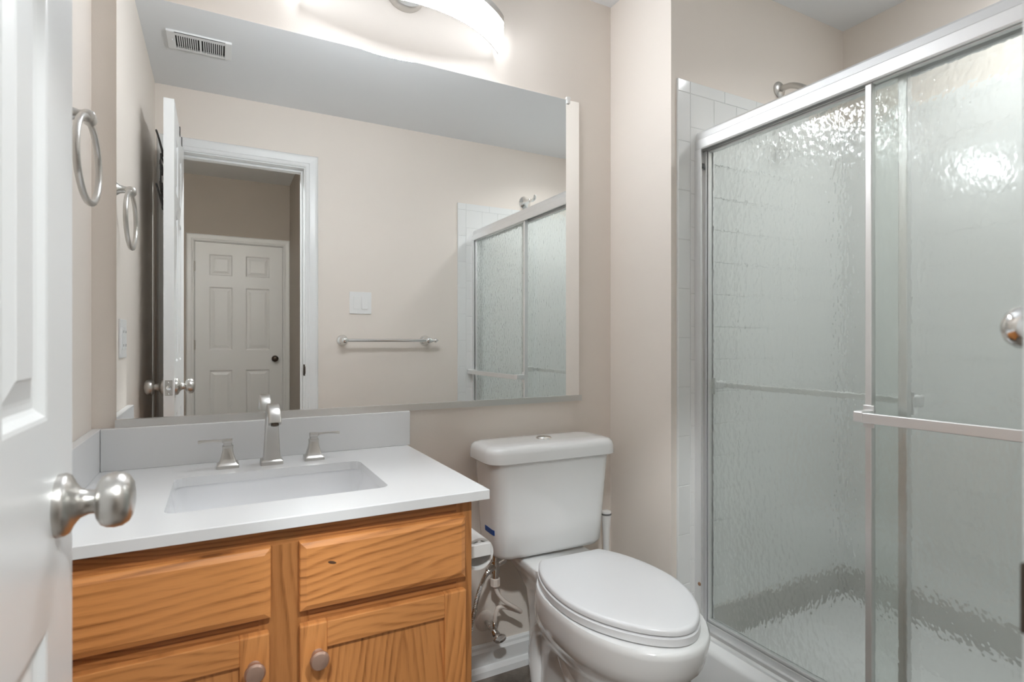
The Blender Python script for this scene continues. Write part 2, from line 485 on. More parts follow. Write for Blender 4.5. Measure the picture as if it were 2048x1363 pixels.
# ------------------------------------------------------------------ wall mirror
t = thing('wall_mirror', 'large frameless wall mirror in a brushed metal bottom channel above the sink and toilet', 'mirror', (0.457, YB, 0.866))
MX0, MX1, MZ0, MZ1 = -0.217, 1.131, 0.885, 1.922
obj('mirror_glass', box(B(), MX0, MX1, 1.620, YB, MZ0-0.01, MZ1), M['mirror'], t)
bm = B(); extrude_x(bm, [(YB, 0.8655), (1.612, 0.8655), (1.612, 0.885), (1.6195, 0.885), (1.6195, 0.874), (YB, 0.874)], MX0-0.002, MX1+0.007)
obj('bottom_channel', bm, M['channel'], t)
bm = B(); box(bm, 1.076, 1.092, 1.614, YB, 1.922, 1.932, 0.002); box(bm, 1.078, 1.090, 1.614, 1.6195, 1.908, 1.926, 0.002)
obj('mirror_clip', bm, M['clip'], t)

# ------------------------------------------------------------------ vanity light
LX, LYC, LYE, LHX = 0.497, 1.440, 1.562, 0.303     # centre, front of the bow, ends, half length
sag = LYE-LYC; Rl = (LHX*LHX+sag*sag)/(2*sag)
def arc(off, n=36, trim=0.0):
    a = math.asin((LHX-trim)/(Rl-off)); out = []
    for k in range(n+1):
        q = -a+2*a*k/n
        out.append((LX+(Rl-off)*math.sin(q), LYC+Rl-(Rl-off)*math.cos(q)))
    return out
def arc_band(z0, z1, o0, o1, trim=0.0):
    bm = B(); f = arc(o0, trim=trim); g = arc(o1, trim=trim)
    loft(bm, [[Vector((fx, fy, z0)), Vector((gx, gy, z0)), Vector((gx, gy, z1)), Vector((fx, fy, z1))] for (fx, fy), (gx, gy) in zip(f, g)])
    return bm
t = thing('vanity_light', 'bowed white lit vanity light bar with metal rim on the wall above the mirror', 'light', (LX, YB, H+1.06))
lens = obj('lit_lens', arc_band(H+0.942, H+1.015, 0.0, 0.026), [M['lens'], M['lensedge'], M['lenscap']], t, autosmooth=40)
for p in lens.data.polygons:                # the front of the lens glows fully, its edges less
    q = lens.data.vertices[p.vertices[0]].co
    if abs(p.normal.z) > 0.5 or (p.normal.y > 0.3 and abs(p.normal.x) < 0.9): p.material_index = 1
    if abs(p.normal.x) > 0.9 or (p.normal.z < -0.5 and abs(p.center.x) > 0.21): p.material_index = 2
bm = arc_band(H+1.015, H+1.036, -0.002, 0.034)
obj('metal_rim', bm, M['nickel'], t, autosmooth=40)
obj('back_shield', arc_band(H+0.9345, H+1.015, 0.0265, 0.029, 0.001), [M['nickel'], M['backfill']], t, autosmooth=40)  # unseen lip below the lens is added to block glare on the wall
for p in bpy.data.objects['back_shield'].data.polygons:     # glow added to the shield's back to fill the wall behind it
    if p.normal.y > 0.3 and abs(p.normal.z) < 0.5: p.material_index = 1
bm = lathe(B(), (LX, YB, H+1.060), (0, -1, 0), [(0, 0.062), (0.024, 0.062), (0.029, 0.058), (0.030, 0.052), (0.0305, 0.0)], 48)
canopy = obj('canopy', bm, M['nickel'], t, autosmooth=40)
bm = B(); tube(bm, [(LX, YB-0.03, H+1.06), (LX, 1.50, H+1.06), (LX, 1.465, H+1.045), (LX, 1.46, H+1.034)], 0.012)
obj('support_arm', bm, M['nickel'], t, smooth=True)

# ------------------------------------------------------------------ fill lamps added over the shower and in the hall (out of the frame)
t = thing('added_fill_light', 'added white ceiling fill light over the shower base', 'light', (1.87, 0.66, ZC))
obj('trim_ring', lathe(B(), (1.87, 0.66, ZC), (0, 0, -1), [(0, 0.10), (0.006, 0.098), (0.006, 0.085), (0.001, 0.085)], 28), M['plastic'], t)
obj('lit_lens', lathe(B(), (1.87, 0.66, ZC), (0, 0, -1), [(0.0015, 0.083), (0.003, 0.082), (0.0035, 0)], 28), M['showerfill'], t)
ld = bpy.data.lights.new('shower_fill_lamp', 'AREA'); ld.shape = 'DISK'; ld.size = 0.16; ld.energy = SHOWER_FILL; ld.color = (0.96, 0.99, 1.0); ld.spread = math.radians(140)
lo = bpy.data.objects.new('shower_fill_lamp', ld); C.objects.link(lo); lo.parent = t; lo.location = (0, 0, -0.008)
for i, (x, y) in enumerate(((-0.35, -0.60), (0.50, -0.62))):
    t = thing('added_fill_light', ('added white ceiling fill light in the hall on the side of the door hinges', 'added white ceiling fill light in the hall near its right wall')[i], 'light', (x, y, HZ), group='added hall fill lights')
    obj('trim_ring', lathe(B(), (x, y, HZ), (0, 0, -1), [(0, 0.10), (0.006, 0.098), (0.006, 0.085), (0.001, 0.085)], 28), M['plastic'], t)
    obj('lit_lens', lathe(B(), (x, y, HZ), (0, 0, -1), [(0.0015, 0.083), (0.003, 0.082), (0.0035, 0)], 28), M['hallfill'], t)
    ld = bpy.data.lights.new('hall_fill_lamp', 'AREA'); ld.shape = 'DISK'; ld.size = 0.16; ld.energy = HALL_FILL*(1.40, 1.30)[i]; ld.color = (0.94, 0.985, 1.0)
    lo = bpy.data.objects.new('hall_fill_lamp', ld); C.objects.link(lo); lo.parent = t; lo.location = (0, 0, -0.010)
    ld.spread = math.radians(125); lo.rotation_euler = (math.radians(42), 0, math.radians((-28, 24)[i]))   # tilted lamps, aimed at the doorway

# ------------------------------------------------------------------ vanity: cabinet, worktop, basin, splashes, faucet
CX0, CX1, CYF = XL+0.0015, 0.468, 1.062
ZT = H-0.305                                # worktop surface
t = thing('vanity_cabinet', 'honey oak bathroom vanity cabinet with two drawer fronts above two doors', 'cabinet', ((CX0+CX1)/2, 1.34, 0))
for x0, x1 in ((CX0, CX0+0.016), (CX1-0.016, CX1)):
    obj('side_panel', box(B(), x0, x1, 1.082, YB-0.002, 0.0, ZT-0.021), M['oak_side'], t)
obj('back_panel', box(B(), CX0+0.016, CX1-0.016, YB-0.010, YB-0.002, 0.10, ZT-0.021), M['oak_side'], t)
obj('bottom_panel', box(B(), CX0+0.016, CX1-0.016, 1.082, YB-0.010, 0.10, 0.116), M['oak_side'], t)
obj('toe_kick', box(B(), CX0+0.016, CX1-0.016, 1.13, 1.146, 0.0, 0.10), M['oak_side'], t)
for z0, z1 in ((H-0.362, ZT-0.0205), (H-0.515, H-0.468), (0.10, 0.14)):
    obj('frame_rail', box(B(), CX0+0.03, CX1-0.03, CYF, 1.082, z0, z1), M['oak_frame'], t)
for x0, x1 in ((CX0, CX0+0.032), (0.062, 0.146), (CX1-0.034, CX1)):
    obj('frame_stile', box(B(), x0, x1, CYF-0.0006, 1.0815, 0.10, H-0.359 if x0 == 0.062 else ZT-0.0208), M['oak_frame_v'], t)
def slab_front(x0, x1, z0, z1, y):          # bevelled drawer front
    bm = B(); e = 0.011
    P = lambda o, yy: [Vector((x0+o, yy, z0+o)), Vector((x1-o, yy, z0+o)), Vector((x1-o, yy, z1-o)), Vector((x0+o, yy, z1-o))]
    loft(bm, [P(0, CYF-0.0008), P(0, y+0.007), P(0.0015, y+0.0045), P(e, y)])
    return bm
d1 = obj('drawer_front', slab_front(-0.245, 0.081, H-0.480, H-0.357, 1.043), M['oak_drawer1'], t)
d2_ = obj('drawer_front', slab_front(0.128, 0.449, H-0.481, H-0.357, 1.043), M['oak_drawer2'], t)
bm = B(); lathe(bm, (0.183, 1.0432, H-0.4005), (0, -1, 0), [(0, 0.0036), (0.0004, 0.0022), (0.0005, 0.0)], 10)
for v in bm.verts: v.co.x = 0.183+(v.co.x-0.183)*2.6; v.co.z += (v.co.x-0.183)*-0.28
obj('wood_knot', bm, M['knot'], d2_)
def cabinet_door(x0, x1, z0, z1, knob):
    y = 1.043; sw = 0.047; yb = CYF-0.0008
    bm = B(); box(bm, x0+sw-0.003, x1-sw+0.003, y+0.008, yb-0.002, z0+0.045, z1-0.045)
    root = obj('door', bm, M['oak_panel'], t, origin=((x0+x1)/2+0.03, y, z1-0.02))
    for a, b in ((x0, x0+sw), (x1-sw, x1)):
        obj('door_stile', box(B(), a, b, y, yb, z0, z1, 0.003), M['oak_stile'], root)
    for a, b in ((z1-0.048, z1-0.0005), (z0+0.0005, z0+0.048)):
        obj('door_rail', box(B(), x0+sw-0.0005, x1-sw+0.0005, y+0.0004, yb-0.001, a, b, 0.002), M['oak_rail'], root)
    kx, kz = knob
    bm = lathe(B(), (kx, y, kz), (0, -1, 0), [(0, 0.011), (0.003, 0.009), (0.010, 0.008), (0.014, 0.012), (0.018, 0.0165), (0.023, 0.0168), (0.027, 0.014), (0.029, 0.008), (0.0295, 0.0)], 20)
    obj('knob', bm, M['copper'], root, autosmooth=35)
cabinet_door(-0.245, 0.078, 0.125, H-0.503, (0.054, H-0.556))
cabinet_door(0.128, 0.449, 0.125, H-0.505, (0.158, H-0.562))

# worktop with the basin cut-out
WX0, WX1, WY0, WY1 = XL+0.001, 0.499, 1.038, YB-0.001
SX0, SX1, SY0, SY1 = -0.087, 0.321, 1.155, 1.449
def cutout(z, g=0.0, r=0.022): return rrect((SX0+SX1)/2, (SY0+SY1)/2, (SX1-SX0)/2+g, (SY1-SY0)/2+g, r+g, z, 5)
bm = B()
def slab_ring(z, inner, outer):
    pass
zt, zb = ZT, ZT-0.020
hole_t = [bm.verts.new(p) for p in cutout(zt)]; hole_b = [bm.verts.new(p) for p in cutout(zb)]
e = 0.0015
def rect(z, o): return [bm.verts.new((x, y, z)) for x, y in ((WX1-o, WY1-o), (WX0+o, WY1-o), (WX0+o, WY0+o), (WX1-o, WY0+o))]
top, side, bot = rect(zt, e), rect(zt-e, 0), rect(zb, 0)
nh = len(hole_t); q = nh//4
def ring_faces(outer, hole, flip=False):
    # four sectors between outer corners and the hole's corner arcs
    for c in range(4):
        n = (c+1) % 4
        arcv = [hole[(c*q+q//2+k) % nh] for k in range(q+1)]
        f = [outer[c], outer[n]]+arcv[::-1]
        bm.faces.new(f if not flip else f[::-1])
ring_faces(top, hole_t); ring_faces(bot, hole_b, True)
for a, b in ((top, side), (side, bot)):
    for i in range(4):
        j = (i+1) % 4; bm.faces.new((a[i], a[j], b[j], b[i]))
for i in range(nh):
    j = (i+1) % nh; bm.faces.new((hole_t[i], hole_t[j], hole_b[j], hole_b[i]))
tag(obj('countertop', bm, M['quartz']), 'white quartz vanity countertop with a rectangular sink cut-out', 'countertop')
bs = tag(obj('backsplash', box(B(), XL+0.0205, 0.506, 1.601, YB-0.001, ZT, H-0.2045, 0.0015), M['quartz']), 'long white quartz backsplash strip under the mirror behind the faucet', 'backsplash')
tag(obj('side_splash', box(B(), XL+0.001, XL+0.020, 1.045, YB-0.001, ZT, H-0.2045, 0.0015), M['quartz']), 'short white quartz side splash against the left wall by the door', 'backsplash')

t = thing('sink', 'white rectangular undermount sink basin set in the countertop', 'sink', ((SX0+SX1)/2, (SY0+SY1)/2, ZT-0.02))
bm = B()
rings = [cutout(zb-0.0005, 0.022), cutout(zb-0.0005, 0.004), cutout(ZT-0.04, 0.003), cutout(ZT-0.10, -0.010), cutout(ZT-0.125, -0.020, 0.035), cutout(ZT-0.138, -0.045, 0.055),
         [Vector((0.117+0.03*math.cos(a), 1.302+0.03*math.sin(a), ZT-0.146)) for a in [(PI/2*(i//6)+PI/2*((i % 6)/5)*0.92) for i in range(24)]]]
inner = loft(bm, rings, (False, True))
outr = [cutout(zb-0.0005, 0.022), cutout(ZT-0.05, 0.022), cutout(ZT-0.13, 0.004), cutout(ZT-0.16, -0.05, 0.05)]
loft(bm, outr, (False, True))
bmesh.ops.remove_doubles(bm, verts=bm.verts, dist=0.0001)
obj('basin', bm, M['basin'], t, autosmooth=50)
bm = lathe(B(), (0.117, 1.302, ZT-0.1462), (0, 0, 1), [(0, 0.026), (0.002, 0.025), (0.003, 0.019), (0.001, 0.016), (0.006, 0.012), (0.008, 0.0)], 24)
obj('drain', bm, M['nickel'], t, autosmooth=40)

t = thing('faucet', 'brushed nickel widespread faucet with a square spout and two lever handles behind the sink', 'faucet', (0.119, 1.520, ZT))
def sq(cx, cy_, h, r, z): return rrect(cx, cy_, h, h, min(r, h*0.45), z, 3)
bm = B(); sx, sy = 0.119, 1.522
loft(bm, [sq(sx, sy, 0.026, 0.004, ZT), sq(sx, sy, 0.026, 0.004, ZT+0.008), sq(sx, sy, 0.0235, 0.004, ZT+0.0115), sq(sx, sy, 0.0205, 0.004, ZT+0.013)])
obj('spout_base', bm, M['nickel'], t, autosmooth=35)
# spout: square column that leans back a little and arcs forward
def spout():
    bm = B(); path = [(1.522, 0.012, 0.0200, 0.0200), (1.522, 0.040, 0.0180, 0.0180), (1.521, 0.075, 0.0163, 0.0163), (1.519, 0.105, 0.0150, 0.0155), (1.513, 0.124, 0.0143, 0.0152),
                      (1.502, 0.137, 0.0140, 0.0135), (1.486, 0.1435, 0.0140, 0.0115), (1.466, 0.1425, 0.0140, 0.0110), (1.449, 0.136, 0.0140, 0.0115), (1.437, 0.125, 0.0140, 0.0120), (1.431, 0.111, 0.0140, 0.0120)]
    rings = []
    for i, (y, z, hw, ht) in enumerate(path):
        y0, z0 = path[max(i-1, 0)][:2]; y1, z1 = path[min(i+1, len(path)-1)][:2]
        d = Vector((0, y1-y0, z1-z0)).normalized(); nrm = Vector((0, -d.z, d.y))
        c = Vector((sx, y, ZT+z)); ring = []
        for p in rrect(0, 0, hw, ht, 0.004, 0, 3):
            ring.append(c+Vector((p.x, 0, 0))+nrm*p.y)
        rings.append(ring)
    loft(bm, rings); return bm
obj('spout', spout(), M['nickel'], t, autosmooth=35)
bm = lathe(B(), (sx, 1.4308, ZT+0.1115), (0, -0.35, -1), [(0, 0.009), (0.005, 0.009), (0.0055, 0.006), (0.003, 0.0055), (0.003, 0)], 18)
obj('aerator', bm, M['darkmetal'], t, autosmooth=40)
for hx, s in ((0.020, -1), (0.221, 1)):
    bm = B(); y = 1.527
    loft(bm, [sq(hx, y, h, 0.004, ZT+z) for h, z in ((0.0245, 0), (0.0245, 0.007), (0.0215, 0.0105), (0.019, 0.0125), (0.0160, 0.022), (0.0130, 0.034), (0.0112, 0.047), (0.0122, 0.0475), (0.0122, 0.052), (0.0095, 0.0535), (0.0095, 0.060))])
    h = obj('handle', bm, M['nickel'], t, autosmooth=35)
    bm = B(); rings = []
    for d, w, th, z in ((-0.010, 0.009, 0.0045, 0.0645), (0.009, 0.009, 0.0045, 0.0645), (0.013, 0.0055, 0.003, 0.0650), (0.030, 0.0062, 0.0028, 0.0665), (0.050, 0.0075, 0.0030, 0.0670), (0.060, 0.0078, 0.0035, 0.0662), (0.064, 0.006, 0.003, 0.0655)):
        c = Vector((hx+s*d, y-0.001-abs(d)*0.10, ZT+z))
        rings.append([c+Vector((0, p.x, p.y)) for p in rrect(0, 0, w, th, 0.002, 0, 2)])
    loft(bm, rings); obj('lever', bm, M['nickel'], h, autosmooth=35)

# ------------------------------------------------------------------ towel ring and cover plate on the left wall
t = thing('towel_ring', 'brushed nickel oval towel ring on the left wall beside the mirror', 'towel ring', (XL, 1.325, 1.50))
ry, rz_, rc = 0.106, 0.079, (-0.222, 1.325, H+0.351)
bm = tube(B(), [(rc[0], rc[1]+ry*math.cos(a), rc[2]+rz_*math.sin(a)) for a in [2*PI*k/64 for k in range(64)]], 0.0062, 12, closed=True)
obj('ring', bm, M['nickel'], t, smooth=True)
pz = rc[2]+rz_
bm = B(); lathe(bm, (XL, 1.325, pz+0.008), (1, 0, 0), [(0, 0.024), (0.005, 0.024), (0.010, 0.019), (0.018, 0.012), (0.030, 0.0095), (0.034, 0.0095)], 24)
obj('wall_post', bm, M['nickel'], t, autosmooth=45)
bm = B(); lathe(bm, (rc[0], 1.309, pz+0.004), (0, 1, 0), [(0, 0.008), (0.003, 0.0125), (0.029, 0.0125), (0.032, 0.008)], 20); box(bm, rc[0]-0.013, rc[0]+0.012, 1.312, 1.338, pz-0.004, pz+0.016, 0.005)
obj('ring_knuckle', bm, M['nickel'], t, autosmooth=45)

t = thing('outlet_cover', 'white outlet cover plate low on the left wall reflected at the mirror edge', 'outlet', (XL, 1.155, 1.08))
obj('cover_plate', box(B(), XL, XL+0.006, 1.094, 1.214, H-0.047, H+0.073, 0.002), M['plastic'], t)
for y in (1.130, 1.178):
    f = obj('outlet_face', box(B(), XL+0.005, XL+0.0085, y-0.0165, y+0.0165, H-0.021, H+0.047, 0.001), M['plastic'], t)
    for z in (H-0.008, H+0.034):
        for dy in (-0.006, 0.006): obj('socket_slot', box(B(), XL+0.0083, XL+0.0088, y+dy-0.001, y+dy+0.001, z-0.004, z+0.004), M['dark'], f)

# ------------------------------------------------------------------ things on the front wall (seen in the mirror)
t = thing('light_switch', 'white double rocker light switch plate above the towel bar', 'light switch', (0.697, YF, H+0.221))
obj('switch_plate', box(B(), 0.637, 0.757, YF, YF+0.006, H+0.160, H+0.282, 0.002), M['plastic'], t)
for x, tilt in ((0.674, 1), (0.720, -1)):
    bm = box(B(), x-0.0165, x+0.0165, YF+0.005, YF+0.010, H+0.187, H+0.255, 0.001)
    for v in bm.verts:
        if v.co.y > YF+0.008: v.co.y += tilt*(v.co.z-(H+0.221))*0.07
    obj('rocker', bm, M['plastic'], t)

t = thing('towel_bar', 'chrome towel bar on round rosettes below the light switch', 'towel bar', (0.833, YF, H+0.015))
TZ = H+0.013; TY = YF+0.072
obj('bar', lathe(B(), (0.598, TY, TZ), (1, 0, 0), [(0, 0.009), (0.47, 0.009)], 20), M['chrome'], t, autosmooth=40)
for x, s in ((0.598, -1), (1.070, 1)):
    bm = B(); lathe(bm, (x, YF, TZ), (0, 1, 0), [(0, 0.031), (0.004, 0.031), (0.008, 0.027), (0.011, 0.026), (0.014, 0.021), (0.018, 0.019), (0.024, 0.013), (0.036, 0.0115), (0.050, 0.013), (0.056, 0.0165), (0.064, 0.0185), (0.073, 0.019), (0.082, 0.0175), (0.088, 0.0135), (0.0915, 0.007), (0.092, 0)], 28)
    obj('rosette', bm, M['chrome'], t, autosmooth=50)
    if s < 0: continue
    bm = B(); lathe(bm, (x, TY, TZ), (s, 0, 0), [(0.010, 0.014), (0.018, 0.0145), (0.024, 0.010), (0.027, 0.0065), (0.033, 0.0062), (0.036, 0.011), (0.041, 0.0135), (0.047, 0.0125), (0.052, 0.0075), (0.054, 0.005), (0.058, 0.0045), (0.060, 0.0)], 24)
    obj('finial', bm, M['chrome'], t, autosmooth=50)

t = thing('robe_hook', 'flared chrome hook seen in the mirror just above the shower header', 'hook', (1.745, YF, H+0.92))
bm = lathe(B(), (1.745, YF, H+0.902), (0, 1, 0), [(0, 0.042), (0.004, 0.042), (0.008, 0.038), (0.022, 0.026), (0.045, 0.016), (0.07, 0.012)], 24)
obj('flange', bm, M['chrome'], t, autosmooth=50)
bm = tube(B(), spline([(1.745, YF+0.065, H+0.902), (1.745, YF+0.10, H+0.896), (1.745, YF+0.125, H+0.902), (1.745, YF+0.135, H+0.922)], 6), 0.010)
obj('hook_arm', bm, M['chrome'], t, smooth=True)

# ------------------------------------------------------------------ ceiling vent
t = thing('air_vent', 'white slotted air vent register on the ceiling', 'vent', (-0.068, 0.618, ZC))
vx0, vx1, vy0, vy1 = -0.184, 0.049, 0.545, 0.692
bm = B(); zt0, zt1 = ZC-0.009, ZC
sx0, sx1, sy0, sy1 = vx0+0.030, vx1-0.026, vy0+0.020, vy1-0.024
box(bm, vx0, sx0, vy0, vy1, zt0, zt1, 0.0015); box(bm, sx1, vx1, vy0, vy1, zt0, zt1, 0.0015)
box(bm, sx0, sx1, vy0, sy0, zt0, zt0+0.0015); box(bm, sx0, sx1, sy1, vy1, zt0, zt0+0.0015); box(bm, sx0, sx1, vy0, vy0+0.002, zt0, zt1); box(bm, sx0, sx1, vy1-0.002, vy1, zt0, zt1)
n = 11; mid = (sx0+sx1)/2
box(bm, mid-0.004, mid+0.004, sy0, sy1, zt0, zt0+0.0015)
for a, b in ((sx0, mid-0.004), (mid+0.004, sx1)):
    w = (b-a)/n
    for k in range(1, n): box(bm, a+w*k-w*0.25, a+w*k+w*0.25, sy0, sy1, zt0, zt0+0.0012)
obj('grille', bm, M['white'], t)
obj('duct_shadow', box(B(), sx0-0.002, sx1+0.002, sy0-0.002, sy1+0.002, ZC-0.0012, ZC-0.0002), M['dark'], t)  # dark sheet painted for the shade behind the vent slots
bm = B(); box(bm, vx0+0.018, vx0+0.021, 0.615, 0.632, zt0-0.006, zt0+0.001, 0.001)
obj('damper_lever', bm, M['white'], t)

# ------------------------------------------------------------------ over-the-door rack behind the bathroom door
xb = DXF-DT
t = thing('over_door_rack', 'black wire over-the-door hook rack hanging on the back of the open white door', 'rack', (xb-0.006, 0.60, 1.64))
for y in (0.34, 0.475):
    bm = B(); box(bm, xb-0.003, DXF+0.003, y-0.010, y+0.010, 1.992, 1.995)
    box(bm, xb-0.003, xb-0.0005, y-0.010, y+0.010, 1.78, 1.9925); box(bm, DXF+0.0005, DXF+0.003, y-0.010, y+0.010, 1.958, 1.9925)
    obj('door_strap', bm, M['blackwire'], t)
def wire(pts, r=0.0022): return tube(B(), pts, r, 8)
bm = B()
for z in (1.645, 1.785): tube(bm, [(xb-0.010, 0.36, z), (xb-0.010, 0.772, z)], 0.0025, 8)
for y in (0.36, 0.772): tube(bm, [(xb-0.010, y, 1.645), (xb-0.010, y, 1.785)], 0.0025, 8)
obj('rack_frame', bm, M['blackwire'], t, smooth=True)
for k in range(6):
    y0 = 0.40+k*0.068
    for s in (1, -1):
        pts = [(xb-0.013, y0+0.024*math.cos(a)*(1-a/9), 1.715+s*0.032+s*0.026*math.sin(a)*(1-a/12)) for a in [PI*2.2*i/20 for i in range(21)]]
        obj('scroll', tube(B(), pts, 0.0026, 6), M['blackwire'], t, smooth=True)
for z, lab in ((1.800, 'upper'), (1.595, 'lower')):
    for y in (0.42, 0.57, 0.735):
        pts = spline([(xb-0.008, y+0.010, z-0.012), (xb-0.010, y+0.010, z+0.02), (xb-0.024, y+0.010, z+0.075), (xb-0.028, y+0.004, z+0.082), (xb-0.028, y-0.004, z+0.080), (xb-0.022, y-0.010, z+0.06), (xb-0.010, y-0.010, z+0.005), (xb-0.008, y-0.010, z-0.012)], 5)
        obj('coat_hook', wire(pts, 0.0024), M['blackwire'], t, smooth=True)

# ------------------------------------------------------------------ toilet
TR = -0.030
t = thing('toilet', 'white two-piece toilet with its lid closed between the vanity and the shower', 'toilet', (0.9255, 1.606, 0), TR, local=True)
def egg(yc, w, fr, bk, z, ef=0.95, eb=0.8, n=48):
    out = []
    for k in range(n):
        a = 2*PI*k/n; c_, s_ = math.cos(a), math.sin(a)
        e_ = ef if s_ < 0 else eb
        out.append(Vector((w*math.copysign(abs(c_)**e_, c_), yc+(bk-yc if s_ > 0 else yc-fr)*math.copysign(abs(s_)**e_, s_), z)))
    return out
bm = B()
secs = [egg(-0.38, 0.105, -0.585, -0.14, 0.0), egg(-0.37, 0.098, -0.58, -0.135, 0.02), egg(-0.36, 0.084, -0.565, -0.13, 0.09), egg(-0.36, 0.081, -0.575, -0.12, 0.15),
        egg(-0.39, 0.092, -0.61, -0.12, 0.21), egg(-0.43, 0.125, -0.655, -0.13, 0.26),
egg(-0.46, 0.155, -0.698, -0.17, 0.305), egg(-0.465, 0.166, -0.716, -0.19, 0.325), egg(-0.465, 0.171, -0.724, -0.20, 0.345),
        egg(-0.465, 0.173, -0.735, -0.21, 0.385), egg(-0.465, 0.173, -0.735, -0.21, 0.397), egg(-0.465, 0.170, -0.729, -0.215, 0.404), egg(-0.465, 0.140, -0.69, -0.23, 0.404)]
loft(bm, secs)
# deck that carries the tank, flowing down into the back of the foot
deck = [(0.052, -0.30, -0.06, 0.0), (0.052, -0.28, -0.06, 0.12), (0.052, -0.26, -0.06, 0.22), (0.058, -0.25, -0.05, 0.29), (0.082, -0.25, -0.03, 0.345), (0.108, -0.255, -0.015, 0.385), (0.116, -0.255, -0.015, 0.412), (0.112, -0.25, -0.02, 0.418)]
loft(bm, [rrect(0, (a+b)/2, w, (b-a)/2, 0.035, z, 5) for w, a, b, z in deck])
# moulded trapway bulges on both flanks
for s in (-1, 1):
    pts = spline([(s*0.062, -0.45, 0.09), (s*0.062, -0.37, 0.18), (s*0.050, -0.27, 0.235), (s*0.042, -0.17, 0.20), (s*0.046, -0.14, 0.11), (s*0.056, -0.19, 0.0)], 6)
    tube(bm, pts, 0.034, 14)
bowl = obj('bowl', bm, M['porcelain'], t, autosmooth=55)
for s in (-1, 1):
    bm = lathe(B(), (s*0.128, -0.33, 0.0), (0, 0, 1), [(0, 0.016), (0.012, 0.015), (0.020, 0.010), (0.022, 0.0)], 16)
    obj('bolt_cap', bm, M['plastic'], t, autosmooth=60)
HALF = [(0.100, -0.249), (0.112, -0.262), (0.134, -0.30), (0.152, -0.35), (0.163, -0.40), (0.168, -0.46), (0.164, -0.52), (0.151, -0.57), (0.131, -0.615), (0.102, -0.66), (0.068, -0.697), (0.032, -0.721), (0.0, -0.728)]
full = [(x, y, 0) for x, y in HALF]+[(-x, y, 0) for x, y in HALF[-2::-1]]
full = [(x+0.003, y+0.010, z) for x, y, z in full]
OUT = spline(full, 5)
def lid_ring(z, off):
    cxy = Vector((0.006, -0.46, 0)); out = []
    for p in OUT:
        q = Vector((p.x-cxy.x, p.y-cxy.y, 0)); L_ = math.hypot(q.x, q.y); k = (L_-off)/L_
        out.append(Vector((cxy.x+q.x*k, cxy.y+q.y*k, z)))
    return out
bm = B(); loft(bm, [lid_ring(0.4055, 0.003), lid_ring(0.408, -0.002), lid_ring(0.424, -0.002), lid_ring(0.4265, 0.002)])
obj('seat', bm, M['seatplastic'], t, autosmooth=50)
bm = B(); loft(bm, [lid_ring(0.4285, 0.004), lid_ring(0.4305, 0.0), lid_ring(0.439, 0.0), lid_ring(0.443, 0.003), lid_ring(0.445, 0.010), lid_ring(0.4462, 0.06)])
obj('lid', bm, M['seatplastic'], t, autosmooth=50)
for s in (-1, 1):
    bm = box(B(), s*0.075-0.018, s*0.075+0.018, -0.250, -0.232, 0.417, 0.430, 0.004)
    obj('seat_hinge', bm, M['seatplastic'], t, autosmooth=50)
TZ0, TZ1 = 0.425, 0.722
def tank_ring(z):
    k = (z-TZ0)/(TZ1-TZ0); hw = 0.187+0.020*k; fr = -0.176-0.016*k
    return rrect(-0.012, (fr-0.008)/2, hw, (-0.008-fr)/2, 0.045, z, 7)
bm = B()
def shrink(ring, d, z):
    c = sum(ring, Vector())/len(ring); return [Vector((c.x+(p.x-c.x)*(1-d/0.19), c.y+(p.y-c.y)*(1-d/0.085), z)) for p in ring]
loft(bm, [shrink(tank_ring(TZ0), 0.03, TZ0-0.001), shrink(tank_ring(TZ0), 0.008, TZ0+0.004), tank_ring(TZ0+0.018), tank_ring(0.52), tank_ring(0.60), tank_ring(0.68), tank_ring(TZ1)])
tank = obj('tank', bm, M['porcelain'], t, autosmooth=50)
bm = B()
LR = lambda z, o, r=0.05: rrect(-0.012, -0.1035, 0.226-o, 0.1005-o, r-o*0.5, z, 8)
loft(bm, [LR(0.716, 0.012), LR(0.7165, 0.003), LR(0.719, 0.0), LR(0.745, 0.001), LR(0.756, 0.005), LR(0.763, 0.013), LR(0.7665, 0.028), LR(0.768, 0.06)])
lid = obj('tank_lid', bm, M['porcelain'], t, autosmooth=50)
bm = lathe(B(), (-0.012, -0.108, 0.7675), (0, 0, 1), [(0, 0.024), (0.003, 0.024), (0.006, 0.020), (0.0075, 0.010), (0.008, 0.0)], 28)
fb = obj('flush_button', bm, M['chrome'], lid, autosmooth=60)
# strip of blue tape wrapped round the tank's front left corner
def tank_pt(z, i, off):
    r = tank_ring(z); c = Vector((-0.012, -0.1, z))
    if i < 16: p = r[15].lerp(r[16], i-15)      # the flat flank of the tank
    else: p = r[int(i)].lerp(r[int(i)+1], i-int(i))
    d = (p-c); d.z = 0; d.normalize(); return p+d*off
bm = B()
rows_ = []
for i in (15.42, 15.7, 16.0, 16.5, 17.0, 17.5):
    z0, z1 = 0.500, 0.516
    rows_.append([tank_pt(z0, i, 0.0012), tank_pt(z1, i, 0.0012), tank_pt(z1, i, 0.0001), tank_pt(z0, i, 0.0001)])
loft(bm, rows_)
obj('tape_strip', bm, M['tape'], tank)

